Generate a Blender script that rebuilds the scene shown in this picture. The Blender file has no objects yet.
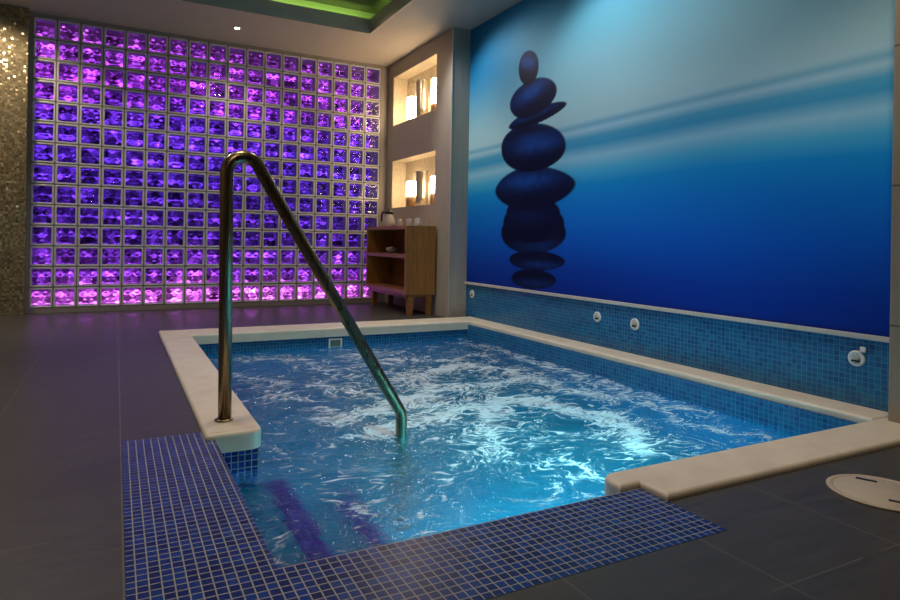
import bpy, bmesh, math, random
import numpy as np
from mathutils import Vector, Matrix, noise as mnoise
random.seed(7); rng = np.random.default_rng(7)
S = bpy.context.scene
COL = S.collection
PI = math.pi

# ------------------------------------------------------------------ room sizes (metres)
W = 3.16      # wall with the mural
XN = 2.96     # niche wall
YP = 5.32     # front face of the niche pier
D = 6.92      # glass block wall
ZC = 2.88     # ceiling
WATER = -0.14

# ------------------------------------------------------------------ node helpers
class NT:
    def __init__(s, name):
        s.m = bpy.data.materials.new(name); s.m.use_nodes = True
        s.t = s.m.node_tree; s.t.nodes.clear()
        s.out = s.t.nodes.new('ShaderNodeOutputMaterial')
    def n(s, typ, **kw):
        nd = s.t.nodes.new(typ)
        ins = kw.pop('ins', {})
        for k, v in kw.items(): setattr(nd, k, v)
        for k, v in ins.items(): s.set(nd.inputs[k], v)
        return nd
    def set(s, sock, v):
        if isinstance(v, bpy.types.NodeSocket): s.t.links.new(v, sock)
        else:
            if sock.type == 'RGBA' and len(v) == 3: v = (*v, 1)
            sock.default_value = v
    def math(s, op, a, b=None, c=None, clamp=False):
        nd = s.n('ShaderNodeMath', operation=op, use_clamp=clamp)
        s.set(nd.inputs[0], a)
        if b is not None: s.set(nd.inputs[1], b)
        if c is not None: s.set(nd.inputs[2], c)
        return nd.outputs[0]
    def vmath(s, op, a, b=None):
        nd = s.n('ShaderNodeVectorMath', operation=op)
        s.set(nd.inputs[0], a)
        if b is not None: s.set(nd.inputs[3 if op == 'SCALE' else 1], b)
        return nd.outputs[0]
    def mix(s, f, a, b, mode='MIX'):
        nd = s.n('ShaderNodeMix', data_type='RGBA', blend_type=mode)
        s.set(nd.inputs[0], f); s.set(nd.inputs[6], a); s.set(nd.inputs[7], b)
        return nd.outputs[2]
    def ramp(s, f, stops, interp='LINEAR'):
        nd = s.n('ShaderNodeValToRGB'); cr = nd.color_ramp; cr.interpolation = interp
        while len(cr.elements) < len(stops): cr.elements.new(0.5)
        for e, (p, c) in zip(cr.elements, stops):
            e.position = p; e.color = (*c, 1) if len(c) == 3 else c
        s.set(nd.inputs[0], f); return nd.outputs[0]
    def noise(s, vec, scale, detail=3, rough=0.5, dist=0.0, typ='FBM'):
        nd = s.n('ShaderNodeTexNoise', noise_type=typ)
        s.set(nd.inputs['Vector'], vec)
        for k, v in (('Scale', scale), ('Detail', detail), ('Roughness', rough), ('Distortion', dist)):
            s.set(nd.inputs[k], v)
        return nd.outputs['Fac']
    def bump(s, h, strength=0.3, dist=0.01, normal=None):
        nd = s.n('ShaderNodeBump', ins={'Height': h, 'Strength': strength, 'Distance': dist})
        if normal is not None: s.set(nd.inputs['Normal'], normal)
        return nd.outputs[0]
    def bsdf(s, **kw):
        p = s.n('ShaderNodeBsdfPrincipled')
        for k, v in kw.items(): s.set(p.inputs[k.replace('_', ' ')], v)
        return p.outputs[0]
    def done(s, sh):
        s.t.links.new(sh, s.out.inputs['Surface']); return s.m
    def pos(s): return s.n('ShaderNodeNewGeometry').outputs['Position']
    def uv(s): return s.n('ShaderNodeUVMap', uv_map='UVMap').outputs[0]

def simple(name, col, rough=0.5, metal=0.0, var=0.08, scale=12.0, **kw):
    t = NT(name)
    f = t.noise(t.pos(), scale, 4)
    c = t.mix(f, tuple(max(0, x*(1-var)) for x in col), tuple(x*(1+var) for x in col))
    return t.done(t.bsdf(Base_Color=c, Roughness=rough, Metallic=metal, **kw))

def mosaic(name, pitch, gap, stops, grout, rough=0.12, tilt=0.06, metal=0.0, grout_rough=0.7, spec=0.5):
    """small square glass tiles laid in grout: each tile has its own colour and a slightly different tilt"""
    t = NT(name)
    uv = t.vmath('SCALE', t.uv(), 1.0/pitch)
    cell = t.vmath('FLOOR', uv)
    fr = t.vmath('FRACTION', uv)
    sx = t.n('ShaderNodeSeparateXYZ', ins={0: fr})
    g = gap/pitch/2
    def edge(c):
        d = t.math('ABSOLUTE', t.math('SUBTRACT', c, 0.5))
        return t.math('SUBTRACT', 0.5, d)
    e = t.math('MINIMUM', edge(sx.outputs[0]), edge(sx.outputs[1]))
    mask = t.n('ShaderNodeMapRange', interpolation_type='SMOOTHSTEP', ins={0: e, 1: g*0.8, 2: g*1.25}).outputs[0]
    wn = t.n('ShaderNodeTexWhiteNoise', noise_dimensions='3D', ins={'Vector': cell})
    col = t.ramp(wn.outputs['Value'], stops)
    col = t.mix(mask, grout, col)
    nrm = t.n('ShaderNodeNewGeometry').outputs['Normal']
    dv = t.vmath('SCALE', t.vmath('SUBTRACT', wn.outputs['Color'], (0.5, 0.5, 0.5)), 2*tilt)
    dv = t.vmath('SCALE', dv, mask)
    nn = t.vmath('NORMALIZE', t.vmath('ADD', nrm, dv))
    nn = t.bump(mask, 0.35, 0.002, nn)
    r = t.math('ADD', t.math('MULTIPLY', mask, rough-grout_rough), grout_rough)
    mt = t.math('MULTIPLY', mask, metal)
    return t.done(t.bsdf(Base_Color=col, Roughness=r, Metallic=mt, Normal=nn, Specular_IOR_Level=spec))

# ------------------------------------------------------------------ mesh helpers
def bx(bm, x0, x1, y0, y1, z0, z1, mi=0):
    vs = [bm.verts.new((x, y, z)) for x in (x0, x1) for y in (y0, y1) for z in (z0, z1)]
    for q in ((0, 1, 3, 2), (4, 6, 7, 5), (0, 4, 5, 1), (2, 3, 7, 6), (0, 2, 6, 4), (1, 5, 7, 3)):
        f = bm.faces.new([vs[i] for i in q]); f.material_index = mi
    return vs
def prism(bm, pts, z0, z1):
    lo = [bm.verts.new((x, y, z0)) for x, y in pts]; hi = [bm.verts.new((x, y, z1)) for x, y in pts]
    n = len(pts)
    bm.faces.new(hi); bm.faces.new(lo[::-1])
    for i in range(n):
        j = (i+1) % n; bm.faces.new((lo[i], lo[j], hi[j], hi[i]))
    return hi
def lathe(bm, prof, cx=0, cy=0, seg=32, mi=0):
    rings = []
    for r, z in prof:
        if r < 1e-6: rings.append([bm.verts.new((cx, cy, z))])
        else: rings.append([bm.verts.new((cx+r*math.cos(2*PI*k/seg), cy+r*math.sin(2*PI*k/seg), z)) for k in range(seg)])
    for a, b in zip(rings, rings[1:]):
        for k in range(seg):
            l = (k+1) % seg
            if len(a) == 1 and len(b) == 1: continue
            if len(a) == 1: f = bm.faces.new((a[0], b[l], b[k]))
            elif len(b) == 1: f = bm.faces.new((a[k], a[l], b[0]))
            else: f = bm.faces.new((a[k], a[l], b[l], b[k]))
            f.material_index = mi; f.smooth = True
def tube(bm, pts, r, seg=20, cap=True):
    pts = [Vector(p) for p in pts]; rings = []
    T0 = (pts[1]-pts[0]).normalized(); N = T0.orthogonal().normalized()
    for i, p in enumerate(pts):
        T = ((pts[min(i+1, len(pts)-1)]-pts[i]).normalized() + (pts[i]-pts[max(i-1, 0)]).normalized()).normalized()
        N = (N - T*N.dot(T)).normalized(); B = T.cross(N)
        rings.append([bm.verts.new(p + N*r*math.cos(2*PI*k/seg) + B*r*math.sin(2*PI*k/seg)) for k in range(seg)])
    for a, b in zip(rings, rings[1:]):
        for k in range(seg):
            l = (k+1) % seg; f = bm.faces.new((a[k], a[l], b[l], b[k])); f.smooth = True
    if cap: bm.faces.new(rings[0][::-1]); bm.faces.new(rings[-1])
def fillet(pts, rad, n=8):
    pts = [Vector(p) for p in pts]; out = [pts[0]]
    for i in range(1, len(pts)-1):
        a, b, c = pts[i-1], pts[i], pts[i+1]
        u = (a-b).normalized(); v = (c-b).normalized(); ang = u.angle(v)
        d = min(rad/math.tan(ang/2), (a-b).length*0.49, (c-b).length*0.49); rr = d*math.tan(ang/2)
        cen = b + (u+v).normalized()*rr/math.sin(ang/2)
        s, e = b+u*d-cen, b+v*d-cen; tot = s.angle(e); ax = s.cross(e).normalized()
        for k in range(n+1): out.append(cen + Matrix.Rotation(tot*k/n, 3, ax) @ s)
    out.append(pts[-1]); return out
def box_uv(me):
    uvl = me.uv_layers.new(name='UVMap')
    for p in me.polygons:
        n = p.normal; a = max(range(3), key=lambda i: abs(n[i]))
        i, j = ((1, 2), (0, 2), (0, 1))[a]
        for li in p.loop_indices:
            c = me.vertices[me.loops[li].vertex_index].co
            uvl.data[li].uv = (c[i], c[j])
def obj(name, bm, mats, parent=None, loc=None, bevel=0, smooth=False):
    bmesh.ops.recalc_face_normals(bm, faces=bm.faces[:])
    if bevel:
        bmesh.ops.bevel(bm, geom=[e for e in bm.edges if len(e.link_faces) == 2 and e.calc_face_angle(0) > 0.6], offset=bevel, segments=2, affect='EDGES', profile=0.6)
    me = bpy.data.meshes.new(name); bm.to_mesh(me); bm.free()
    me.update(); box_uv(me)
    for m in (mats if isinstance(mats, (list, tuple)) else [mats]): me.materials.append(m)
    if smooth:
        for p in me.polygons: p.use_smooth = True
    o = bpy.data.objects.new(name, me); COL.objects.link(o)
    if loc: o.location = loc
    if parent: o.parent = parent
    return o
def thing(name, label, cat, loc=(0, 0, 0), group=None):
    o = bpy.data.objects.new(name, None); COL.objects.link(o); o.location = loc
    o.empty_display_size = 0.1
    return tag(o, label, cat, group)
def tag(o, label, cat, group=None):
    o['label'] = label; o['category'] = cat
    if group: o['group'] = group
    return o
def struct(name, bm, m, **kw):
    o = obj(name, bm, m, **kw); o['kind'] = 'structure'; return o
def B(*boxes):
    bm = bmesh.new()
    for b in boxes: bx(bm, *b)
    return bm

# ------------------------------------------------------------------ materials
def floor_mat():
    t = NT('slate_grey_floor_tile'); P = t.pos()
    s = t.n('ShaderNodeSeparateXYZ', ins={0: P})
    def joint(c, off, pitch, w):
        f = t.math('FRACT', t.math('DIVIDE', t.math('SUBTRACT', c, off), pitch))
        d = t.math('SUBTRACT', 0.5, t.math('ABSOLUTE', t.math('SUBTRACT', f, 0.5)))
        return t.math('LESS_THAN', d, w/pitch/2)
    jx = joint(s.outputs[0], 0.027, 0.446, 0.0045)
    jy = joint(s.outputs[1], 2.648, 0.892, 0.0035)
    broken = t.math('GREATER_THAN', t.noise(P, 2.3, 1), 0.5)
    jy = t.math('MULTIPLY', jy, broken)
    j = t.math('MAXIMUM', jx, jy)
    st = t.n('ShaderNodeMapping', ins={'Vector': P, 'Scale': (1.0, 6.0, 1.0)}).outputs[0]
    n1 = t.noise(st, 5, 6, 0.6); n2 = t.noise(P, 40, 3)
    base = t.ramp(n1, [(0.25, (0.042, 0.039, 0.034)), (0.75, (0.063, 0.059, 0.052))])
    base = t.mix(j, base, (0.12, 0.11, 0.09))
    r = t.ramp(n1, [(0.2, (0.36,)*3), (0.8, (0.48,)*3)])
    return t.done(t.bsdf(Base_Color=base, Roughness=r, Specular_IOR_Level=0.42, Normal=t.bump(t.math('ADD', n2, t.math('MULTIPLY', n1, 2.0)), 0.12, 0.004)))
M_floor = floor_mat()
def stone_mat(name, a, b, rough=0.5):
    t = NT(name); P = t.pos()
    c = t.ramp(t.noise(P, 7, 6, 0.6), [(0.3, a), (0.72, b)])
    return t.done(t.bsdf(Base_Color=c, Roughness=rough, Normal=t.bump(t.noise(P, 90, 3), 0.15, 0.002)))
M_cope = stone_mat('cream_coping_stone', (0.60, 0.53, 0.42), (0.72, 0.64, 0.52), 0.42)
M_ceil = stone_mat('painted_ceiling_plaster', (0.46, 0.42, 0.38), (0.49, 0.445, 0.40), 0.7)
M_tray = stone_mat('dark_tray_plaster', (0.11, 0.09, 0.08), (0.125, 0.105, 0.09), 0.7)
def walltile(name, a, b, jz, off):
    t = NT(name); P = t.pos()
    s = t.n('ShaderNodeSeparateXYZ', ins={0: P})
    f = t.math('FRACT', t.math('DIVIDE', t.math('SUBTRACT', s.outputs[2], off), jz))
    d = t.math('SUBTRACT', 0.5, t.math('ABSOLUTE', t.math('SUBTRACT', f, 0.5)))
    j = t.math('LESS_THAN', d, 0.004/jz)
    st = t.n('ShaderNodeMapping', ins={'Vector': P, 'Scale': (14.0, 14.0, 1.5)}).outputs[0]
    c = t.ramp(t.noise(st, 3, 5, 0.6), [(0.3, a), (0.7, b)])
    c = t.mix(j, c, (0.12, 0.10, 0.08))
    return t.done(t.bsdf(Base_Color=c, Roughness=0.45))
M_wall = walltile('beige_stone_wall_tile', (0.36, 0.31, 0.26), (0.43, 0.37, 0.31), 5.0, -1.0)
M_jamb = walltile('tan_stone_wall_tile', (0.30, 0.25, 0.185), (0.36, 0.30, 0.22), 0.60, 0.43)
M_plain = stone_mat('dim_beige_plaster', (0.20, 0.175, 0.15), (0.23, 0.20, 0.17), 0.7)
M_niche = mosaic('cream_niche_mosaic', 0.02, 0.002, [(0.0, (0.55, 0.47, 0.34)), (0.5, (0.68, 0.60, 0.46)), (1.0, (0.60, 0.50, 0.38))], (0.5, 0.44, 0.35), 0.3, 0.05)
M_gold = mosaic('gold_glass_mosaic', 0.0205, 0.0022, [(0.0, (0.20, 0.16, 0.085)), (0.6, (0.33, 0.265, 0.145)), (1.0, (0.45, 0.37, 0.22))], (0.15, 0.125, 0.08), 0.24, 0.26, 0.45)
M_dado = mosaic('mid_blue_glass_mosaic', 0.026, 0.0026, [(0.0, (0.005, 0.075, 0.22)), (0.35, (0.007, 0.115, 0.29)), (0.7, (0.010, 0.155, 0.33)), (1.0, (0.006, 0.07, 0.26))], (0.07, 0.20, 0.34), 0.16, 0.04)
M_basin = mosaic('pool_lining_mosaic', 0.026, 0.0024, [(0.0, (0.004, 0.08, 0.22)), (0.4, (0.006, 0.17, 0.30)), (0.8, (0.012, 0.25, 0.34)), (1.0, (0.005, 0.075, 0.25))], (0.06, 0.26, 0.38), 0.14, 0.03)
M_navy = mosaic('navy_border_mosaic', 0.0255, 0.0030, [(0.0, (0.003, 0.015, 0.10)), (0.4, (0.004, 0.026, 0.17)), (0.8, (0.006, 0.046, 0.26)), (1.0, (0.004, 0.018, 0.12))], (0.30, 0.30, 0.30), 0.30, 0.012, spec=0.28)
M_violet = mosaic('violet_step_mosaic', 0.0255, 0.0026, [(0.0, (0.03, 0.015, 0.20)), (0.5, (0.07, 0.02, 0.32)), (1.0, (0.025, 0.012, 0.16))], (0.16, 0.13, 0.30), 0.14, 0.04)
M_rail = None
def rail_mat():
    t = NT('bronzed_polished_steel')
    st = t.n('ShaderNodeMapping', ins={'Vector': t.pos(), 'Scale': (60.0, 60.0, 3.0)}).outputs[0]
    n = t.noise(st, 1.5, 4)
    c = t.mix(n, (0.24, 0.175, 0.10), (0.36, 0.27, 0.16))
    return t.done(t.bsdf(Base_Color=c, Metallic=1.0, Roughness=t.math('ADD', t.math('MULTIPLY', n, 0.18), 0.2)))
M_rail = rail_mat()
def wood_mat(name, a, b, vert=True):
    t = NT(name)
    sc = (22.0, 22.0, 1.6) if vert else (22.0, 1.6, 22.0)
    st = t.n('ShaderNodeMapping', ins={'Vector': t.pos(), 'Scale': sc}).outputs[0]
    n = t.noise(st, 2.2, 6, 0.62, 0.6)
    c = t.ramp(n, [(0.3, a), (0.7, b)])
    return t.done(t.bsdf(Base_Color=c, Roughness=0.38, Normal=t.bump(n, 0.1, 0.002)))
M_wood = wood_mat('oak_veneer', (0.19, 0.072, 0.012), (0.36, 0.15, 0.030))
M_woodh = wood_mat('oak_shelf_veneer', (0.22, 0.085, 0.04), (0.36, 0.15, 0.075), False)
M_white = simple('white_plastic', (0.75, 0.75, 0.72), 0.35)
M_dark = simple('black_plastic', (0.012, 0.012, 0.013), 0.3)
M_steel = simple('brushed_steel', (0.62, 0.58, 0.52), 0.32, 1.0)
M_ledge = stone_mat('pale_stone_ledge', (0.50, 0.46, 0.42), (0.60, 0.55, 0.50), 0.4)
M_lid = stone_mat('cream_plastic_cover', (0.44, 0.38, 0.30), (0.50, 0.43, 0.34), 0.45)
M_mortar = stone_mat('grey_mortar', (0.20, 0.20, 0.16), (0.26, 0.255, 0.21), 0.8)
def glass_mat(name, col=(1, 1, 1), rough=0.02):
    t = NT(name)
    return t.done(t.bsdf(Base_Color=col, Roughness=rough, Transmission_Weight=1.0, IOR=1.45))
M_glass = glass_mat('clear_glass')
M_tumbler = NT('whitened_tumbler_glass')  # white put into clear glass to stand in for its bright reflections
M_tumbler = M_tumbler.done(M_tumbler.bsdf(Base_Color=(0.92, 0.92, 0.92), Roughness=0.12, Transmission_Weight=0.72, IOR=1.45))
def emit(name, col, k):
    t = NT(name)
    e = t.n('ShaderNodeEmission', ins={'Color': (*col, 1), 'Strength': k})
    return t.done(e.outputs[0])

# ------------------------------------------------------------------ FLOOR / CEILING / WALLS
xs = [-3.0, 0.03, 0.31, 1.475, 3.6]; ys = [-3.0, 1.10, 1.30, 2.51, 5.215, 7.3]
hole = {(1, 1), (1, 2), (2, 1), (2, 2), (2, 3), (3, 2), (3, 3)}
bm = bmesh.new()
for i in range(4):
    for j in range(5):
        if (i, j) not in hole: bx(bm, xs[i], xs[i+1], ys[j], ys[j+1], -0.12, 0.0)
struct('floor', bm, M_floor)

TX0, TX1, TY0, TY1 = -1.2, 2.33, 1.2, 5.93      # ceiling tray opening
bm = bmesh.new()
bx(bm, -3.0, TX0, -3, 7.3, ZC, ZC+0.10); bx(bm, TX1, 3.6, -3, 7.3, ZC, ZC+0.10)
bx(bm, TX0, TX1, -3, TY0, ZC, ZC+0.10); bx(bm, TX0, TX1, TY1, 7.3, ZC, ZC+0.10)
ceil = struct('ceiling', bm, M_ceil)
g = 0.20; zt = ZC+0.30
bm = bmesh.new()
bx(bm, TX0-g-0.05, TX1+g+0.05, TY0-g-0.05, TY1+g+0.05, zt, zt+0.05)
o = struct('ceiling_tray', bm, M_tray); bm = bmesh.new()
for a in ((TX0-g-.05, TX0-g, TY0-g, TY1+g), (TX1+g, TX1+g+.05, TY0-g, TY1+g), (TX0-g, TX1+g, TY0-g-.05, TY0-g), (TX0-g, TX1+g, TY1+g, TY1+g+.05)):
    bx(bm, *a, ZC+0.10, zt)
struct('trim_7', bm, M_ceil)
bm = bmesh.new(); q = 0.02; zl = ZC+0.15
for a in ((TX0, TX0+q, TY0, TY1), (TX1-q, TX1, TY0, TY1), (TX0+q, TX1-q, TY0, TY0+q), (TX0+q, TX1-q, TY1-q, TY1)):
    bx(bm, *a, ZC-0.002, zl)
struct('trim_3', bm, stone_mat('grey_tray_edge', (0.55, 0.49, 0.42), (0.59, 0.53, 0.45), 0.6))

# niche wall: a pier with two recesses
NY0, NY1, NX = 5.655, 6.765, 3.14
NZ = [(1.138, 1.706), (2.122, 2.711)]
bm = bmesh.new(); zz = [0, 1.138, 1.706, 2.122, 2.711, ZC]; yy = [YP, NY0, NY1, D+0.3]
for j in range(3):
    for k in range(5):
        rec = j == 1 and k in (1, 3)
        bx(bm, NX+0.01 if rec else XN, 3.6, yy[j], yy[j+1], zz[k], zz[k+1])
struct('wall_niche', bm, M_wall)
for k, (z0, z1) in enumerate(NZ):               # cream mosaic lining of each recess
    bm = B((NX, NX+0.01, NY0, NY1, z0, z1), (XN+.004, NX, NY1-.006, NY1, z0, z1), (XN+.004, NX, NY0, NY0+.006, z0, z1),
           (XN+.004, NX, NY0+.006, NY1-.006, z1-.006, z1), (XN+.004, NX, NY0+.006, NY1-.006, z0, z0+.006))
    struct('trim_%d' % (4+k), bm, M_niche)
struct('wall_right', B((W+0.008, 3.6, 1.47, YP, 0.02, ZC)), M_plain)
struct('wall_dado', B((W, W+0.008, 1.47, YP, 0.0, 0.333)), M_dado)
struct('trim_1', B((W-0.022, W+0.008, 1.47, YP, 0.333, 0.356)), M_ledge, bevel=0.003)
struct('trim_2', B((XN-0.003, XN+0.006, YP-0.004, YP+0.006, 0, ZC)), simple('pale_metal_edge', (0.62, 0.58, 0.50), 0.35, 0.4))
struct('wall_jamb', B((2.985, 3.6, -3.0, 1.47, 0, ZC)), M_jamb, bevel=0.006)
struct('wall_left', B((-3.1, -3.0, -3, 7.3, 0, ZC)), M_jamb)
struct('wall_front', B((-3.1, 3.6, -3.1, -3.0, 0, ZC)), M_plain)
struct('wall_mosaic', B((-3.0, -0.765, 6.82, 7.3, 0, ZC)), M_gold, bevel=0.004)
# frame of the glass wall
GX0, GZ0 = -0.74, 0.045
struct('wall_back', B((-0.765, GX0, D, 7.3, 0, ZC), (GX0+3.6, XN, D, 7.3, 0, ZC), (GX0, GX0+3.6, D, 7.3, 0, GZ0-.002), (GX0, GX0+3.6, D, 7.3, GZ0+2.8, ZC), (-0.765, XN, 7.28, 7.4, 0, ZC)),
       stone_mat('mauve_grey_frame', (0.26, 0.23, 0.22), (0.30, 0.265, 0.25), 0.55))

# ------------------------------------------------------------------ GLASS BLOCK WALL
gb = thing('glass_block_wall', 'back wall of square wavy glass blocks lit purple and blue from behind', 'glass wall', (GX0+1.8, D, GZ0))
inv = Vector((-(GX0+1.8), -D, -GZ0))
NC, NR = 18, 14
bm = bmesh.new()
for i in range(NC+1):
    x = GX0+.2*i; h = 0.005
    bx(bm, max(x-h, GX0), min(x+h, GX0+3.6), D+.006, D+.085, GZ0, GZ0+2.8)
for k in range(NR+1):
    z = GZ0+.2*k; h = 0.005
    for i in range(NC): bx(bm, GX0+.2*i+.005, GX0+.2*(i+1)-.005, D+.006, D+.085, max(z-h, GZ0), min(z+h, GZ0+2.8))
o = obj('mortar_grid', bm, M_mortar, gb); o.location = inv
bm = bmesh.new()
def ring(bm, loops, mi):
    R = [[bm.verts.new(p) for p in l] for l in loops]
    for a, b in zip(R, R[1:]):
        n = len(a)
        for q in range(n):
            f = bm.faces.new((a[q], a[(q+1) % n], b[(q+1) % n], b[q])); f.material_index = mi; f.smooth = False
    return R
def rr(cx, cz, h, c, y, n=4):
    pts = []
    for sx, sz, a0 in ((1, 1, 0), (-1, 1, 90), (-1, -1, 180), (1, -1, 270)):
        for q in range(n+1):
            a = math.radians(a0+90*q/n)
            pts.append((cx+sx*(h-c)+c*math.cos(a), y, cz+sz*(h-c)+c*math.sin(a)))
    return pts
for i in range(NC):
    for k in range(NR):
        cx, cz = GX0+.2*(i+.5), GZ0+.2*(k+.5)
        ring(bm, [rr(cx, cz, .095, .012, D+.08), rr(cx, cz, .095, .012, D+.004), rr(cx, cz, .091, .010, D), rr(cx, cz, .083, .010, D),
                  rr(cx, cz, .080, .010, D+.005), rr(cx, cz, .0785, .010, D+.012)], 0)
        NG = 14; vg = {}
        ph = rng.uniform(-.5, .5); fl = 1 if rng.random() < .8 else -1
        for a in range(NG+1):
            for b in range(NG+1):
                u, v = 2*a/NG-1, (2*b/NG-1)
                au = math.sqrt(u*u+.02)
                hgt = .0034*math.cos(6.3*(fl*v+.75*au)+1.2+ph)+.0026*math.cos(8.5*(v-.5*fl*au)-.6)+.0016*math.cos(7.0*u)
                ed = min(1, 5*(1-max(abs(u), abs(v))))
                vg[a, b] = bm.verts.new((cx+u*.0785, D+.0125+hgt*ed, cz+v*.0785))
        for a in range(NG):
            for b in range(NG):
                f = bm.faces.new((vg[a, b], vg[a+1, b], vg[a+1, b+1], vg[a, b+1])); f.material_index = 1; f.smooth = True
        R = ring(bm, [rr(cx, cz, .0785, .010, D+.013), rr(cx, cz, .0785, .010, D+.078)], 2)
def pane_mat():
    t = NT('wavy_block_glass')
    return t.done(t.bsdf(Base_Color=(0.93, 0.9, 1.0), Roughness=0.02, Transmission_Weight=1.0, IOR=1.45))
def rim_mat():
    t = NT('pale_block_rim_glass')
    a = t.bsdf(Base_Color=(0.74, 0.73, 0.74), Roughness=0.16)
    b = t.n('ShaderNodeBsdfTranslucent', ins={'Color': (0.85, 0.9, 0.9, 1)}).outputs[0]
    return t.done(t.n('ShaderNodeMixShader', ins={0: 0.22, 1: a, 2: b}).outputs[0])
M_side = simple('frosted_block_side', (0.30, 0.26, 0.40), 0.25)
o = obj('glass_brickwork', bm, [rim_mat(), pane_mat(), M_side], gb); o.location = inv
def led_mat():
    t = NT('colour_led_light_box'); P = t.pos(); s = t.n('ShaderNodeSeparateXYZ', ins={0: P})
    zf = t.math('DIVIDE', s.outputs[2], 2.9)
    wob = t.math('ADD', zf, t.math('MULTIPLY', t.math('SUBTRACT', t.noise(P, 1.3, 2), 0.5), 0.14))
    c = t.ramp(wob, [(0.0, (0.95, 0.20, 1.05)), (0.05, (0.75, 0.13, 0.95)), (0.11, (0.24, 0.04, 0.62)), (0.24, (0.085, 0.018, 0.38)), (0.52, (0.085, 0.02, 0.52)), (0.68, (0.12, 0.025, 0.62)), (0.80, (0.22, 0.025, 0.50)), (1.0, (0.27, 0.045, 0.45))])
    st = t.n('ShaderNodeMapping', ins={'Vector': P, 'Scale': (1.0, 1.0, 1.0)}).outputs[0]
    d = t.ramp(t.noise(st, 10, 2, 0.6, 0.8), [(0.36, (0.10,)*3), (0.48, (0.55,)*3), (0.58, (1.4,)*3), (0.70, (4.0,)*3)])
    c = t.mix(1.0, c, d, 'MULTIPLY')
    row = t.math('SUBTRACT', t.math('FRACT', t.math('DIVIDE', s.outputs[2], 0.1)), 0.5)
    row = t.math('EXPONENT', t.math('MULTIPLY', t.math('MULTIPLY', row, row), -40.0))
    row = t.math('ADD', t.math('MULTIPLY', row, 2.0), 0.30)
    c = t.mix(1.0, c, t.n('ShaderNodeCombineXYZ', ins={0: row, 1: row, 2: row}).outputs[0], 'MULTIPLY')
    e = t.n('ShaderNodeEmission', ins={'Color': c, 'Strength': LED})
    return t.done(e.outputs[0])
LED = 1.35
bm = B((GX0-.02, GX0+3.62, D+.20, D+.21, GZ0-.02, GZ0+2.82))
o = obj('light_panel', bm, led_mat(), gb); o.location = inv

# ------------------------------------------------------------------ MURAL (a printed picture of balanced stones)
NYM, NZM = 520, 340
Y0, Y1, Z0, Z1 = 1.472, 5.318, 0.356, 2.879
Yg, Zg = np.meshgrid(np.linspace(Y0, Y1, NYM), np.linspace(Z0, Z1, NZM), indexing='ij')
def sstep(a, b, x): t = np.clip((x-a)/(b-a), 0, 1); return t*t*(3-2*t)
def lerp(a, b, t): return np.asarray(a)*(1-t[..., None]) + np.asarray(b)*t[..., None]
def smooth_noise(fy, fz, seed):
    r = np.random.default_rng(seed); a = r.random((int(fy)+3, int(fz)+3))
    y = (Yg-Y0)/(Y1-Y0)*fy; z = (Zg-Z0)/(Z1-Z0)*fz
    i, j = y.astype(int), z.astype(int); u, v = y-i, z-j; u = u*u*(3-2*u); v = v*v*(3-2*v)
    return (a[i, j]*(1-u)+a[i+1, j]*u)*(1-v)+(a[i, j+1]*(1-u)+a[i+1, j+1]*u)*v
zw = Zg + 0.05*(smooth_noise(4, 3, 1)-0.5)
knots = [0.35, 0.55, 0.80, 1.05, 1.22, 1.32, 1.42, 1.505, 1.56, 1.615, 1.65, 1.69, 1.80, 2.02, 2.35, 2.9]
cols = [(0.002, 0.022, 0.26), (0.002, 0.045, 0.38), (0.002, 0.115, 0.62), (0.003, 0.21, 0.76), (0.006, 0.31, 0.80), (0.07, 0.47, 0.83), (0.30, 0.64, 0.88), (0.05, 0.36, 0.68),
        (0.08, 0.40, 0.68), (0.38, 0.66, 0.85), (0.18, 0.48, 0.72), (0.42, 0.69, 0.84), (0.40, 0.69, 0.82), (0.30, 0.62, 0.77), (0.17, 0.53, 0.73), (0.08, 0.43, 0.70)]
pic = np.stack([np.interp(zw, knots, [c[q] for c in cols]) for q in range(3)], -1)
left = sstep(3.7, 5.3, Yg)*sstep(1.62, 2.45, Zg)
pic = lerp(pic, (0.003, 0.17, 0.43), left*0.93)
gr = sstep(3.3, 1.5, Yg)*sstep(1.5, 2.0, Zg)
pic = lerp(pic, (0.20, 0.36, 0.42), gr*0.6)
def stone(pic, cx, cy, a, b, ang, light=1.0, exp=2.0, hl=(-0.1, -0.35)):
    # stone outlines are laid out on a flat sketch of the print: p right, q down, 100 units about 1.45 m x 0.85 m
    p = 533 - 69.0*(Yg-4.249) + 2.0*(Zg-1.459); q = 160 + 12.5*(Yg-4.249) - 118.0*(Zg-1.459) + 19.3*(Yg-4.249)*(Zg-1.459)
    dx, dy = p-cx, q-cy; c, s = math.cos(math.radians(ang)), math.sin(math.radians(ang))
    u = (dx*c+dy*s)/a; v = (-dx*s+dy*c)/b
    r = np.abs(u)**exp+np.abs(v)**exp
    m = 1-sstep(0.93, 1.05, r)
    nz = smooth_noise(60, 40, int(cx*7+cy))
    h = np.exp(-(((u-hl[0])/0.65)**2+((v-hl[1])/0.36)**2))*light*(0.75+0.5*nz)
    rimv = sstep(0.55, 1.0, r)*sstep(0.2, 1.0, -v)*0.25*light
    c1 = lerp((0.002, 0.004, 0.034), (0.008, 0.075, 0.40), np.clip(h+rimv, 0, 1))
    return pic*(1-m[..., None])+c1*m[..., None]
pic = stone(pic, 531, 233, 31.5, 21, 0, 0.25, 2.0, (0.2, 0.6))
pic = stone(pic, 531.5, 213, 26, 17, 0, 0.1); pic = stone(pic, 531.5, 223, 29.5, 20, 0, 0.12)
pic = stone(pic, 535, 260.5, 26.5, 10, 3, 0.35, 2.0, (0.2, 0.4))
pic = stone(pic, 532.5, 279, 21.5, 10, 4, 0.30, 2.0, (0.1, 0.4))
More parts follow.
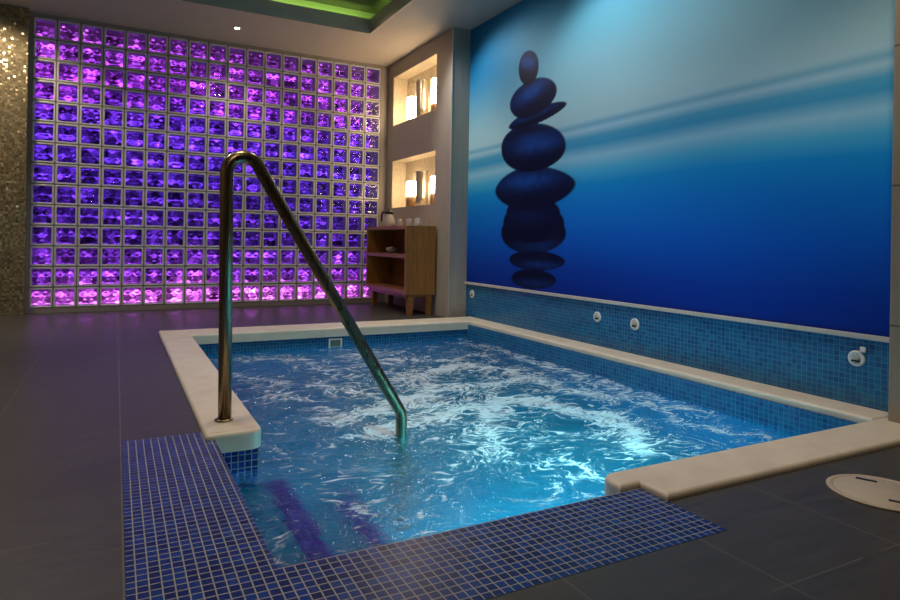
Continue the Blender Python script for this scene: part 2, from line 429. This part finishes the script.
pic = stone(pic, 531.5, 188, 39, 22, -7, 0.85, 1.75)
pic = stone(pic, 531, 147.5, 31.5, 24, -10, 0.9, 2.1, (0.15, -0.15))
pic = stone(pic, 535.5, 116, 30, 7.5, -24, 0.6, 1.9)
pic = stone(pic, 532, 98, 25.5, 16.5, -38, 0.95, 2.1, (0.1, -0.35))
pic = stone(pic, 528.5, 67.5, 9.8, 17.5, 6, 1.0, 2.1, (-0.1, -0.3))
pic = np.clip(pic, 0, 1)
me = bpy.data.meshes.new('wall_mural')
nv = NYM*NZM
co = np.empty((nv, 3), np.float32); co[:, 0] = W+0.001; co[:, 1] = Yg.ravel(); co[:, 2] = Zg.ravel()
idx = np.arange(nv).reshape(NYM, NZM)
quads = np.stack([idx[:-1, :-1], idx[:-1, 1:], idx[1:, 1:], idx[1:, :-1]], -1).reshape(-1, 4)
# a thin back board behind the printed face
bk = np.array([[W+0.007, y, z] for y, z in ((Y0, Z0), (Y1, Z0), (Y1, Z1), (Y0, Z1))], np.float32)
co = np.vstack([co, bk]); c4 = [idx[0, 0], idx[-1, 0], idx[-1, -1], idx[0, -1]]
polys = quads[:, ::-1].tolist() + [[nv, nv+1, nv+2, nv+3]] + [[int(c4[q]), int(c4[(q+1) % 4]), nv+(q+1) % 4, nv+q] for q in range(4)]
me.from_pydata(co.tolist(), [], polys); me.update()
ca = me.color_attributes.new('print', 'FLOAT_COLOR', 'POINT')
rgba = np.ones((nv+4, 4), np.float32); rgba[:nv, :3] = pic.reshape(-1, 3); rgba[nv:, :3] = 0.3
ca.data.foreach_set('color', rgba.ravel())
t = NT('printed_mural_film')
at = t.n('ShaderNodeAttribute', attribute_name='print')
me.materials.append(t.done(t.bsdf(Base_Color=at.outputs['Color'], Roughness=0.55, Specular_IOR_Level=0.12)))
o = bpy.data.objects.new('wall_mural', me); COL.objects.link(o)
tag(o, 'large blue printed mural of balanced dark stones above the blue tiled dado', 'mural')

# ------------------------------------------------------------------ POOL
pool = thing('pool', 'square plunge pool with cream stone coping and blue mosaic lining', 'pool')
def rounded(pts, radii, n=6):
    out = []
    for i, (x, y) in enumerate(pts):
        r = radii[i]
        if r <= 0: out.append((x, y)); continue
        a = Vector(pts[i-1]); b = Vector((x, y)); c = Vector(pts[(i+1) % len(pts)])
        u = (a-b).normalized(); v = (c-b).normalized(); cen = b+(u+v)*r
        for k in range(n+1):
            th = (PI/2)*k/n
            out.append(tuple(cen - v*r*math.cos(th) - u*r*math.sin(th)))
    return out
def coping(pts, radii, zb=-.055):
    bm = bmesh.new(); prism(bm, rounded(pts, radii), zb, 0.02)
    bmesh.ops.recalc_face_normals(bm, faces=bm.faces[:])
    ed = [e for e in bm.edges if len(e.link_faces) == 2 and abs(e.verts[0].co.z-e.verts[1].co.z) < 1e-5 and e.verts[0].co.z > 0]
    bmesh.ops.bevel(bm, geom=ed, offset=0.016, segments=4, affect='EDGES', profile=0.5)
    return obj('coping', bm, M_cope, pool)
coping([(0.31, 2.40), (0.525, 2.40), (0.525, 4.903), (0.31, 4.903)], [0.012, 0.05, 0, 0])
coping([(0.31, 4.905), (3.155, 4.905), (3.155, 5.215), (0.31, 5.215)], [0, 0, 0, 0])
coping([(2.955, 1.512), (3.155, 1.512), (3.155, 4.903), (2.955, 4.903)], [0, 0, 0, 0], -.068)
coping([(1.477, 1.30), (3.155, 1.30), (3.155, 1.51), (1.395, 1.51), (1.395, 1.407), (1.477, 1.407)], [0, 0, 0, 0.06, 0, 0])
# lining
out = [(.345, 1.405), (1.43, 1.405), (1.43, 1.485), (2.94, 1.485), (2.94, 4.925), (.505, 4.925), (.505, 2.435), (.345, 2.435)]
bm = bmesh.new(); ZB = -1.0
top = [bm.verts.new((x, y, -0.012)) for x, y in out]; bot = [bm.verts.new((x, y, ZB)) for x, y in out]
bm.faces.new(bot).material_index = 1
for i in range(8): bm.faces.new((top[i], bot[i], bot[(i+1) % 8], top[(i+1) % 8]))
# outer skin gives the shell a thickness
ou = [(.30, 1.36), (1.475, 1.36), (1.475, 1.44), (2.99, 1.44), (2.99, 4.97), (.46, 4.97), (.46, 2.48), (.30, 2.48)]
ot = [bm.verts.new((x, y, -0.012)) for x, y in ou]; ob = [bm.verts.new((x, y, ZB-.06)) for x, y in ou]
bm.faces.new(ob)
for i in range(8):
    j = (i+1) % 8
    bm.faces.new((ot[i], ot[j], ob[j], ob[i])); bm.faces.new((top[i], top[j], ot[j], ot[i]))
obj('basin', bm, [M_dado, M_basin], pool)
# navy mosaic border round the entry corner
bm = bmesh.new()
prism(bm, [(.031, 1.101), (1.474, 1.101), (1.474, 1.405), (.345, 1.405), (.345, 2.396), (.309, 2.396), (.309, 2.509), (.031, 2.509)], -0.011, 0.001)
bx(bm, .326, .3455, 1.4055, 2.43, -0.16, -0.001)
bx(bm, .347, .512, 2.416, 2.4345, -0.60, -0.0555)
bx(bm, .5045, .515, 2.42, 2.52, -0.60, -0.0555)
obj('mosaic_border', bm, M_navy, pool)
# steps going down from the entry corner
def step(x0, x1, zt):
    s = obj('step', B((x0, x1, 1.41, 2.43, ZB, zt)), M_basin, pool)
    obj('step_edge', B((x1-.078, x1+.004, 1.41, 2.43, zt-.05, zt+.004)), M_violet, s)
step(.347, .615, -0.31); step(.62, .90, -0.56)
# wall outlet of the pool
sk = thing('skimmer_outlet', 'white square framed outlet grille under the far coping', 'grille', (1.66, 4.925, -0.115))
bm = B((-.058, .058, -.014, 0, .03, .043), (-.058, .058, -.014, 0, -.043, -.03), (-.058, -.045, -.014, 0, -.03, .03), (.045, .058, -.014, 0, -.03, .03))
obj('frame', bm, M_white, sk)
bm = bmesh.new(); bx(bm, -.045, .045, -.004, 0, -.03, .03)
for k in range(5): bx(bm, -.045, .045, -.010, -.004, -.027+k*.0125, -.021+k*.0125)
obj('grille', bm, simple('grey_grille', (0.22, 0.21, 0.17), 0.4), sk)

# ------------------------------------------------------------------ WATER
nx, ny = 230, 300
X0w, X1w, Y0w, Y1w = .335, 2.95, 1.395, 4.935
gx = np.linspace(X0w, X1w, nx); gy = np.linspace(Y0w, Y1w, ny)
bm = bmesh.new(); vv = {}
def inside(x, y):
    if x > 1.435 and y < 1.475: return False
    if x < .495 and y > 2.445: return False
    return True
def wave(x, y):
    h = 0.0
    for sc, am in ((2.2, .012), (5.0, .010), (11.0, .0055), (24.0, .0025)):
        d = mnoise.noise(Vector((x*sc*.5, y*sc*.5, 3.1)))
        h += am*mnoise.noise(Vector((x*sc+d*1.6, y*sc*1.25-d*1.1, sc)))
    cx, cy = x-1.85, y-3.4
    k = math.exp(-(cx*cx/1.2+cy*cy/1.5))
    return h*(0.45+0.9*k)
for i in range(nx):
    for j in range(ny):
        if inside(gx[i], gy[j]):
            vv[i, j] = bm.verts.new((gx[i], gy[j], WATER+wave(gx[i], gy[j])))
for i in range(nx-1):
    for j in range(ny-1):
        k = [(i, j), (i+1, j), (i+1, j+1), (i, j+1)]
        if all(q in vv for q in k):
            f = bm.faces.new([vv[q] for q in k]); f.smooth = True
def water_mat():
    t = NT('bubbling_pool_water'); P = t.pos()
    s = t.n('ShaderNodeSeparateXYZ', ins={0: P})
    st = t.n('ShaderNodeMapping', ins={'Vector': P, 'Rotation': (0, 0, 0.35), 'Scale': (1.0, 1.5, 1.0)}).outputs[0]
    warp = t.n('ShaderNodeTexNoise', ins={'Vector': st, 'Scale': 1.6, 'Detail': 3.0}).outputs['Color']
    wp = t.vmath('ADD', st, t.vmath('SCALE', t.vmath('SUBTRACT', warp, (0.5, 0.5, 0.5)), 0.9))
    dx = t.math('SUBTRACT', s.outputs[0], 1.95); dy = t.math('SUBTRACT', s.outputs[1], 3.2)
    rr_ = t.math('ADD', t.math('MULTIPLY', t.math('MULTIPLY', dx, dx), 1.1), t.math('MULTIPLY', t.math('MULTIPLY', dy, dy), 0.6))
    reg = t.math('EXPONENT', t.math('MULTIPLY', rr_, -1.0))
    den = t.n('ShaderNodeAttribute', attribute_name='foam').outputs['Fac']
    fine = t.noise(wp, 30, 6, 0.75)
    mid = t.noise(wp, 6.5, 5, 0.62, 0.8)
    th = t.math('ABSOLUTE', t.math('SUBTRACT', t.noise(wp, 5.5, 5, 0.6, 1.0), 0.5))
    thread = t.n('ShaderNodeMapRange', ins={0: th, 1: 0.05, 2: 0.0}).outputs[0]
    k = t.math('ADD', t.math('MULTIPLY', fine, 0.75), t.math('MULTIPLY', mid, 0.70))
    k = t.math('ADD', k, t.math('MULTIPLY', den, 0.36))
    k = t.math('ADD', k, t.math('MULTIPLY', thread, t.math('ADD', 0.17, t.math('MULTIPLY', reg, 0.24))))
    foam = t.n('ShaderNodeMapRange', interpolation_type='SMOOTHSTEP', ins={0: k, 1: 0.86, 2: 1.22, 3: 0.0, 4: 0.95}).outputs[0]
    hb = t.math('ADD', t.math('MULTIPLY', t.noise(wp, 11, 5, 0.62, 0.6), 1.0), t.math('MULTIPLY', t.noise(P, 48, 3), 0.3))
    nrm = t.bump(hb, t.math('ADD', 0.22, t.math('MULTIPLY', reg, 0.5)), 0.035)
    wat = t.bsdf(Base_Color=(0.45, 0.88, 1.0), Roughness=0.03, Transmission_Weight=1.0, IOR=1.33, Normal=nrm)
    # air bubbles just under the surface scatter the pool lamps' light
    tr = t.n('ShaderNodeBsdfTranslucent', ins={'Color': (0.16, 0.72, 0.90, 1)}).outputs[0]
    di = t.n('ShaderNodeBsdfDiffuse', ins={'Color': (0.05, 0.40, 0.60, 1)}).outputs[0]
    mk = t.n('ShaderNodeMixShader', ins={0: 0.35, 1: tr, 2: di}).outputs[0]
    milk = t.math('MULTIPLY', reg, 0.12)
    w2 = t.n('ShaderNodeMixShader', ins={0: milk, 1: wat, 2: mk}).outputs[0]
    ft = t.n('ShaderNodeBsdfTranslucent', ins={'Color': (0.9, 0.95, 0.97, 1)}).outputs[0]
    fd = t.bsdf(Base_Color=(0.80, 0.82, 0.85), Roughness=0.45)
    fm = t.n('ShaderNodeMixShader', ins={0: 0.55, 1: ft, 2: fd}).outputs[0]
    return t.done(t.n('ShaderNodeMixShader', ins={0: foam, 1: w2, 2: fm}).outputs[0])
o = obj('water', bm, water_mat())
# where the jets gather the foam: swirling streaks, each (points, half width, strength)
STREAKS = [([(1.10, 2.62), (1.374, 2.776), (1.683, 2.866), (2.0, 2.914), (2.199, 2.761), (2.276, 2.492), (2.06, 1.921)], .11, 1.0),
           ([(1.05, 2.93), (1.404, 3.048), (1.738, 3.222), (2.108, 3.32), (2.477, 3.324)], .12, .95), ([(1.883, 2.848), (1.587, 2.44), (1.447, 2.245)], .09, .8),
           ([(1.60, 3.05), (1.711, 3.312), (1.744, 3.62), (2.227, 3.803), (2.467, 3.528), (2.593, 2.791)], .13, .9), ([(.851, 4.576), (1.215, 4.556), (1.369, 3.967), (1.793, 4.207)], .13, .6),
           ([(.736, 3.44), (1.139, 3.714), (1.353, 3.329)], .09, .6), ([(2.77, 4.582), (2.9, 4.144), (2.85, 3.217), (2.8, 2.396)], .11, .6), ([(.606, 4.271), (.843, 3.923), (1.012, 3.065)], .09, .55),
           ([(2.729, 2.611), (2.636, 2.129), (2.80, 1.9)], .09, .6), ([(.655, 2.341), (.955, 2.602), (1.166, 2.637)], .06, .5), ([(1.518, 1.962), (1.525, 1.848), (1.665, 1.897), (1.743, 2.049)], .05, .5),
           ([(1.9, 4.6), (1.6, 4.35), (2.2, 4.1), (2.6, 4.2)], .12, .6), ([(1.2, 2.1), (1.35, 2.35), (1.75, 2.45)], .05, .45)]
nvw = len(o.data.vertices); cw = np.empty(nvw*3, np.float32); o.data.vertices.foreach_get('co', cw); cw = cw.reshape(-1, 3)
wx = np.array([mnoise.noise(Vector((x*3.2, y*3.2, .5)))+.5*mnoise.noise(Vector((x*8, y*8, 1.5))) for x, y, z in cw])*.10
wy = np.array([mnoise.noise(Vector((x*3.2, y*3.2, 9.5)))+.5*mnoise.noise(Vector((x*8, y*8, 5.5))) for x, y, z in cw])*.10
qx, qy = cw[:, 0]+wx, cw[:, 1]+wy
den = np.zeros(nvw)
for pts, wd, st in STREAKS:
    dmin = np.full(nvw, 9.0)
    for (ax, ay), (bx_, by) in zip(pts, pts[1:]):
        ux, uy = bx_-ax, by-ay; tt = np.clip(((qx-ax)*ux+(qy-ay)*uy)/(ux*ux+uy*uy), 0, 1)
        dmin = np.minimum(dmin, np.hypot(qx-ax-ux*tt, qy-ay-uy*tt))
    den = np.maximum(den, st*np.exp(-(dmin/wd)**2))
rdg = np.array([1-min(1, abs(mnoise.noise(Vector((x*2.3+7, y*3.0, 2.2))))/.10) for x, y in zip(qx, qy)])
den = np.clip(np.maximum(den, rdg*.45), 0, 1).astype(np.float32)
o.data.attributes.new('foam', 'FLOAT', 'POINT').data.foreach_set('value', den)
tag(o, 'rippling turquoise water with white foam streaks filling the sunken pool', 'water')

# ------------------------------------------------------------------ HANDRAIL
hr = thing('handrail', 'bronzed steel handrail bent from the coping down into the water', 'handrail', (0.402, 2.574, 0.02))
path = fillet([(.004, 0, -0.02), (-.006, 0, 1.242), (.792, 0, -.060), (.794, 0, -1.02)], 0.0665, 14)
bm = bmesh.new(); tube(bm, path, 0.0265, 24)
obj('tube', bm, M_rail, hr)
bm = bmesh.new(); lathe(bm, [(0.0, .0), (.036, .0), (.036, .004), (.030, .008), (.0, .008)], 0, 0, 28)
obj('base_flange', bm, M_rail, hr)

# ------------------------------------------------------------------ CABINET
CX0, CX1, CY0, CY1, CZ0, CZ1 = 2.602, 2.935, 5.566, 6.65, 0.208, 0.908
cab = thing('shelf_cabinet', 'oak open shelf cabinet on tapered legs against the niche wall', 'cabinet', (2.77, 6.1, 0))
iv = Vector((-2.77, -6.1, 0))
def cpart(name, box, m, bevel=.002):
    o = obj(name, B(box), m, cab, bevel=bevel); o.location = iv; return o
cpart('side_panel', (CX0, CX1, CY0, CY0+.032, CZ0, CZ1), M_wood)
cpart('side_panel', (CX0, CX1, CY1-.032, CY1, CZ0, CZ1), M_wood)
cpart('top_panel', (CX0, CX1, CY0+.032, CY1-.032, CZ1-.036, CZ1), M_woodh)
cpart('bottom_panel', (CX0, CX1, CY0+.032, CY1-.032, CZ0, CZ0+.045), M_woodh)
cpart('shelf', (CX0+.004, CX1-.012, CY0+.032, CY1-.032, .577, .615), M_woodh)
cpart('back_panel', (CX1-.012, CX1, CY0+.032, CY1-.032, CZ0+.045, CZ1-.036), M_wood, 0)
cpart('apron', (CX0+.02, CX1-.02, CY0+.03, CY1-.03, CZ0-.03, CZ0), M_wood, 0)
for lx, sx in ((CX0+.075, -1), (CX1-.06, 1)):
    for ly, sy in ((CY0+.05, -1), (CY1-.09, 1)):
        bm = bmesh.new()
        a, b = .036, .022
        T = [bm.verts.new((lx+p*a, ly+q*a, CZ0)) for p, q in ((-1, -1), (1, -1), (1, 1), (-1, 1))]
        Bt = [bm.verts.new((lx+sx*.006+p*b, ly+sy*.006+q*b, 0)) for p, q in ((-1, -1), (1, -1), (1, 1), (-1, 1))]
        bm.faces.new(T); bm.faces.new(Bt[::-1])
        for q in range(4): bm.faces.new((Bt[q], Bt[(q+1) % 4], T[(q+1) % 4], T[q]))
        o = obj('leg', bm, M_wood, cab, bevel=.002); o.location = iv

# carafe, tumblers and the bowl on the shelf
ct = thing('carafe', 'clear glass jug with black handle and lid on top of the cabinet', 'jug', (2.78, 6.42, CZ1))
bm = bmesh.new()
lathe(bm, [(0, .001), (.072, .001), (.080, .02), (.078, .06), (.060, .11), (.050, .135), (.052, .15), (.049, .15), (.047, .135), (.056, .108), (.074, .06), (.076, .022), (.068, .006), (0, .006)], 0, 0, 28)
obj('body', bm, M_tumbler, ct)
bm = bmesh.new(); lathe(bm, [(0, .146), (.053, .146), (.056, .165), (.045, .182), (.018, .188), (.016, .205), (0, .207)], 0, 0, 24)
obj('lid', bm, M_dark, ct)
bm = bmesh.new(); tube(bm, fillet([(-.012, .05, .165), (-.03, .135, .172), (-.03, .145, .06), (-.015, .072, .045)], .03, 6), .011, 12)
obj('handle', bm, M_dark, ct)
TUM = []
bm = bmesh.new(); lathe(bm, [(.040, 0), (.037, .03), (.030, .074), (.024, .080), (0, .081), (0, .072), (.025, .070), (.034, .03), (.0375, 0), (.040, 0)], 0, 0, 24)
me = None
for k, (y, lb) in enumerate(((6.12, 'upturned glass tumbler nearest the black handled jug'), (5.885, 'upturned glass tumbler in the middle of the row of three'), (5.675, 'upturned glass tumbler farthest from the jug, at the cabinet end'))):
    if k == 0: o = obj('tumbler', bm, M_tumbler)
    else: o = TUM[0].copy(); COL.objects.link(o)
    o.location = (2.78, y, CZ1+.001); tag(o, lb, 'glass', 'upturned tumblers on the cabinet'); TUM.append(o)
bw = bmesh.new()
lathe(bw, [(0, .001), (.03, .001), (.062, .030), (.070, .062), (.066, .062), (.058, .032), (.026, .007), (0, .007)], 0, 0, 24)
bl = thing('glass_bowl', 'small glass bowl of pale pebbles on the cabinet shelf', 'bowl', (2.76, 6.28, .615))
obj('bowl', bw, M_tumbler, bl)
bm = bmesh.new()
for k in range(11):
    a = k*2.4; r = .012+.0032*k; z = .036+.03*(1-r/.05)
    v = bmesh.ops.create_icosphere(bm, subdivisions=2, radius=.017)['verts']
    for q in v: q.co = Vector((q.co.x*1.1+r*math.cos(a), q.co.y+r*math.sin(a), q.co.z*.75+z))
o = obj('pebbles', bm, simple('pale_pebble', (0.75, 0.70, 0.62), 0.4), bl, smooth=True); o['kind'] = 'stuff'

# ------------------------------------------------------------------ NICHE VASES AND LAMPS
M_shade = emit('frosted_lamp_glow', (1.0, 0.72, 0.42), 24.0)
M_lbase = simple('amber_glass_base', (0.36, 0.22, 0.11), 0.2)
M_vase = simple('champagne_metal', (0.62, 0.55, 0.45), 0.30, 0.85)
def vase(z, y, h, lb):
    o = thing('vase', lb, 'vase', (3.055, y, z), 'tall vases in the niches')
    b = bmesh.new(); r = .070
    lathe(b, [(0, 0.0005), (r, 0.0005), (r*1.0, h*.25), (r*.97, h*.6), (r*1.02, h-.006), (r, h), (r*.86, h), (r*.84, h-.05), (r*.84, .02), (0, .02)], 0, 0, 36)
    obj('body', b, M_vase, o)
    b = bmesh.new(); lathe(b, [(r*1.03, h-.012), (r*1.05, h-.006), (r*1.03, h+.001), (r*.85, h+.001), (r*.85, h-.012)], 0, 0, 36)
    obj('rim', b, M_steel, o); return o
def lamp(z, y, zb, h, lb, r=.062):
    o = thing('niche_lamp', lb, 'lamp', (3.05, y, z), 'glowing lamps in the niches')
    b = bmesh.new(); lathe(b, [(0, 0.0005), (r, 0.0005), (r*.96, zb-.004), (0, zb-.004)], 0, 0, 28)
    obj('base', b, M_lbase, o)
    b = bmesh.new(); lathe(b, [(0, zb-.004), (r, zb-.004), (r, zb+h-.01), (r*.9, zb+h), (0, zb+h)], 0, 0, 28)
    obj('lamp_shade', b, M_shade, o); return o
(a0, _), (b0, _) = NZ[0], NZ[1]
a0 += .006; b0 += .006
vase(b0, 6.17, .425, 'tall metallic cylinder vase in the upper wall niche')
vase(a0, 6.14, .385, 'tall metallic cylinder vase in the lower wall niche above the cabinet')
lamp(b0, 6.42, .03, .255, 'glowing lamp left of the vase in the upper niche')
lamp(b0, 5.83, .10, .265, 'glowing lamp right of the vase in the upper niche', .055)
lamp(a0, 6.40, .125, .17, 'glowing lamp left of the vase in the lower niche')
lamp(a0, 5.81, .125, .18, 'glowing lamp right of the vase in the lower niche', .055)

# ------------------------------------------------------------------ WALL BUTTONS
def button(y, z, lb, tab=False, r=.038):
    o = thing('wall_button', lb, 'button', (W, y, z), 'round white fittings on the blue dado')
    rot = Matrix.Rotation(-PI/2, 4, 'Y')
    def turned(prof, name, m):
        b = bmesh.new(); lathe(b, prof, 0, 0, 32)
        bmesh.ops.transform(b, matrix=rot, verts=b.verts[:]); return obj(name, b, m, o)
    turned([(0, .001), (r, .001), (r, .004), (r*.9, .008), (r*.72, .008), (r*.68, .006), (0, .006)], 'cover', M_white)
    turned([(0, .0065), (r*.5, .0065), (r*.46, .0095), (0, .010)], 'button_face', simple('grey_button', (0.42, 0.41, 0.38), 0.4))
    obj('slot', B((-.0120, -.0085, -.019, .019, -.016, -.007)), M_dark, o)
    if tab: obj('tab', B((-.012, -.001, -.043, -.018, .034, .060)), M_white, o, bevel=.003)
button(5.20, .241, 'round white wall fitting beside the corner of the niche pier', r=.040)
button(3.441, .225, 'round white wall fitting, the farther of the close pair mid dado')
button(3.079, .218, 'round white wall fitting, the nearer of the close pair mid dado', r=.040)
button(1.690, .236, 'round white wall fitting with a square tab, by the near wall jamb', True, .038)

# ------------------------------------------------------------------ FLOOR COVER
fc = thing('skimmer_cover', 'round cream access cover set flush in the dark floor tiles', 'cover', (2.142, 1.065, 0.0005))
bm = bmesh.new()
R = .147
lathe(bm, [(0, 0), (R, 0), (R, .004), (R-.004, .006), (R-.016, .006), (R-.018, .003), (R-.021, .003), (R-.023, .006), (0, .007)], 0, 0, 64)
obj('lid', bm, M_lid, fc)
for dx, dy, sx in ((-.045, -.07, 1), (.055, .075, 1)):
    b = B((-.028, .028, -.006, .006, .0055, .0085)); s = obj('slot', b, M_dark, fc); s.location = (dx, dy, 0); s.rotation_euler = (0, 0, -1.1)

# ------------------------------------------------------------------ DOWNLIGHT IN VIEW
dl = thing('ceiling_downlight', 'small round recessed spotlight in the ceiling before the glass wall', 'light', (1.067, 6.41, ZC))
bm = bmesh.new(); lathe(bm, [(.024, -.001), (.045, -.001), (.046, -.006), (.036, -.009), (.026, -.004), (.024, -.001)], 0, 0, 28)
obj('trim_ring', bm, M_steel, dl)
bm = bmesh.new(); lathe(bm, [(0, -.002), (.025, -.002), (.024, -.004), (0, -.006)], 0, 0, 24)
obj('lens', bm, emit('downlight_lens', (1.0, 0.86, 0.66), 25.0), dl)

# ------------------------------------------------------------------ LIGHT
def spot(name, loc, target, watts, col, angle=80, blend=0.6, r=.08):
    l = bpy.data.lights.new(name, 'SPOT'); l.energy = watts; l.color = col; l.spot_size = math.radians(angle); l.spot_blend = blend; l.shadow_soft_size = r
    o = bpy.data.objects.new(name, l); COL.objects.link(o); o.location = loc
    o.rotation_euler = (Vector(target)-Vector(loc)).to_track_quat('-Z', 'Y').to_euler(); return o
def area(name, loc, target, watts, col, sx, sy):
    l = bpy.data.lights.new(name, 'AREA'); l.energy = watts; l.color = col; l.shape = 'RECTANGLE'; l.size = sx; l.size_y = sy
    o = bpy.data.objects.new(name, l); COL.objects.link(o); o.location = loc
    o.rotation_euler = (Vector(target)-Vector(loc)).to_track_quat('-Z', 'Y').to_euler(); return o
def point(name, loc, watts, col, r=.06):
    l = bpy.data.lights.new(name, 'POINT'); l.energy = watts; l.color = col; l.shadow_soft_size = r
    o = bpy.data.objects.new(name, l); COL.objects.link(o); o.location = loc; return o
WARM = (1.0, 0.80, 0.58); NEUT = (1.0, 0.92, 0.82)
spot('downlight_beam', (1.067, 6.41, ZC-.02), (1.067, 6.38, 0), 40, WARM, 120)
spot('pier_downlight', (-1.25, 6.2, ZC-.02), (-1.0, 6.9, 1.3), 125, WARM, 110)
spot('mural_washer', (2.42, 5.22, ZC-.02), (W, 4.4, 1.2), 54, (1, .97, .93), 112)
spot('mural_washer', (2.42, 3.3, ZC-.02), (W, 3.2, 1.15), 50, (1, .97, .93), 128)
spot('mural_washer', (2.42, 1.9, ZC-.02), (W, 2.0, 1.1), 15, NEUT, 125)
spot('deck_fill_spot', (-0.6, 4.2, ZC+.28), (-0.2, 4.2, 0), 110, (0.92, 0.96, 1.0), 120)  # unseen cool fill added to lift the floor on the left
spot('deck_fill_spot', (-0.1, 0.4, ZC-.02), (0.35, 2.2, 0), 75, WARM, 48)  # narrow spot added near the camera to warm coping end and rail
spot('wall_fill_spot', (-2.2, 2.5, ZC-.02), (-3.0, 2.5, 1.0), 120, WARM, 110)  # unseen spot added so the rail mirrors a warm lit wall
spot('wall_fill_spot', (-2.2, -0.5, ZC-.02), (-3.0, -0.8, 1.0), 90, WARM, 110)  # second added spot for the rail's reflections, farther back along that wall
spot('deck_fill_spot', (0.4, 2.6, ZC+.28), (0.4, 2.8, 0), 90, WARM, 110)  # part of the added warm fill, over the left coping
spot('deck_fill_spot', (1.7, 3.5, ZC+.28), (1.75, 3.5, 0), 78, NEUT, 90)  # added above the pool to whiten the foam and give glints
spot('niche_fill_spot', (1.3, 5.0, ZC+.28), (2.9, 5.9, 1.2), 70, WARM, 75)  # unseen spot added to warm and brighten the niche wall from the front
spot('deck_fill_spot', (2.3, 1.1, ZC-.02), (2.4, 1.5, 0), 66, WARM, 100)
# green strip light in the ceiling cove
zc_ = ZC+.17; GREEN = (0.50, 1.0, 0.16)
cx, cy = (TX0+TX1)/2, (TY0+TY1)/2
area('cove_strip', (cx, TY1+.06, zc_-.01), (cx, TY1+.2, zc_+.05), 5, GREEN, TX1-TX0, .03)
area('cove_strip', (TX1+.06, cy, zc_-.01), (TX1+.2, cy, zc_+.05), 6, GREEN, TY1-TY0, .03)
# lamps under the water, set in the near wall of the pool below the coping
AQUA = (0.26, 0.92, 0.97)
area('pool_lamp', (1.70, 1.51, -.58), (1.75, 3.2, -1.05), 50, AQUA, .26, .26)
w = bpy.data.worlds.new('World'); S.world = w; w.use_nodes = True
bg = w.node_tree.nodes['Background']; bg.inputs[0].default_value = (0.02, 0.02, 0.025, 1); bg.inputs[1].default_value = 1.0

# ------------------------------------------------------------------ CAMERA
f, yaw, roll, sx, sy, h = 614.4, math.radians(26.33), math.radians(0.975), -30.1, -59.5, 0.760
F = Vector((math.sin(yaw), math.cos(yaw), 0)); R0 = Vector((math.cos(yaw), -math.sin(yaw), 0)); U0 = Vector((0, 0, 1))
R1 = R0*math.cos(roll)+U0*math.sin(roll); U1 = U0*math.cos(roll)-R0*math.sin(roll)
cd = bpy.data.cameras.new('Camera'); cam = bpy.data.objects.new('Camera', cd); COL.objects.link(cam)
cam.matrix_world = Matrix(((R1.x, U1.x, -F.x, 0), (R1.y, U1.y, -F.y, 0), (R1.z, U1.z, -F.z, h), (0, 0, 0, 1)))
cd.sensor_width = 36.0; cd.lens = f/900*36; cd.shift_x = -sx/900; cd.shift_y = sy/900; cd.clip_start = 0.02
S.camera = cam
S.view_settings.view_transform = 'Standard'; S.view_settings.look = 'None'; S.view_settings.exposure = 0.0; S.view_settings.gamma = 1.0
S.view_settings.use_curve_mapping = False
S.cycles.max_bounces = 10; S.cycles.transmission_bounces = 8; S.cycles.sample_clamp_indirect = 4.0
S.cycles.use_denoising = True
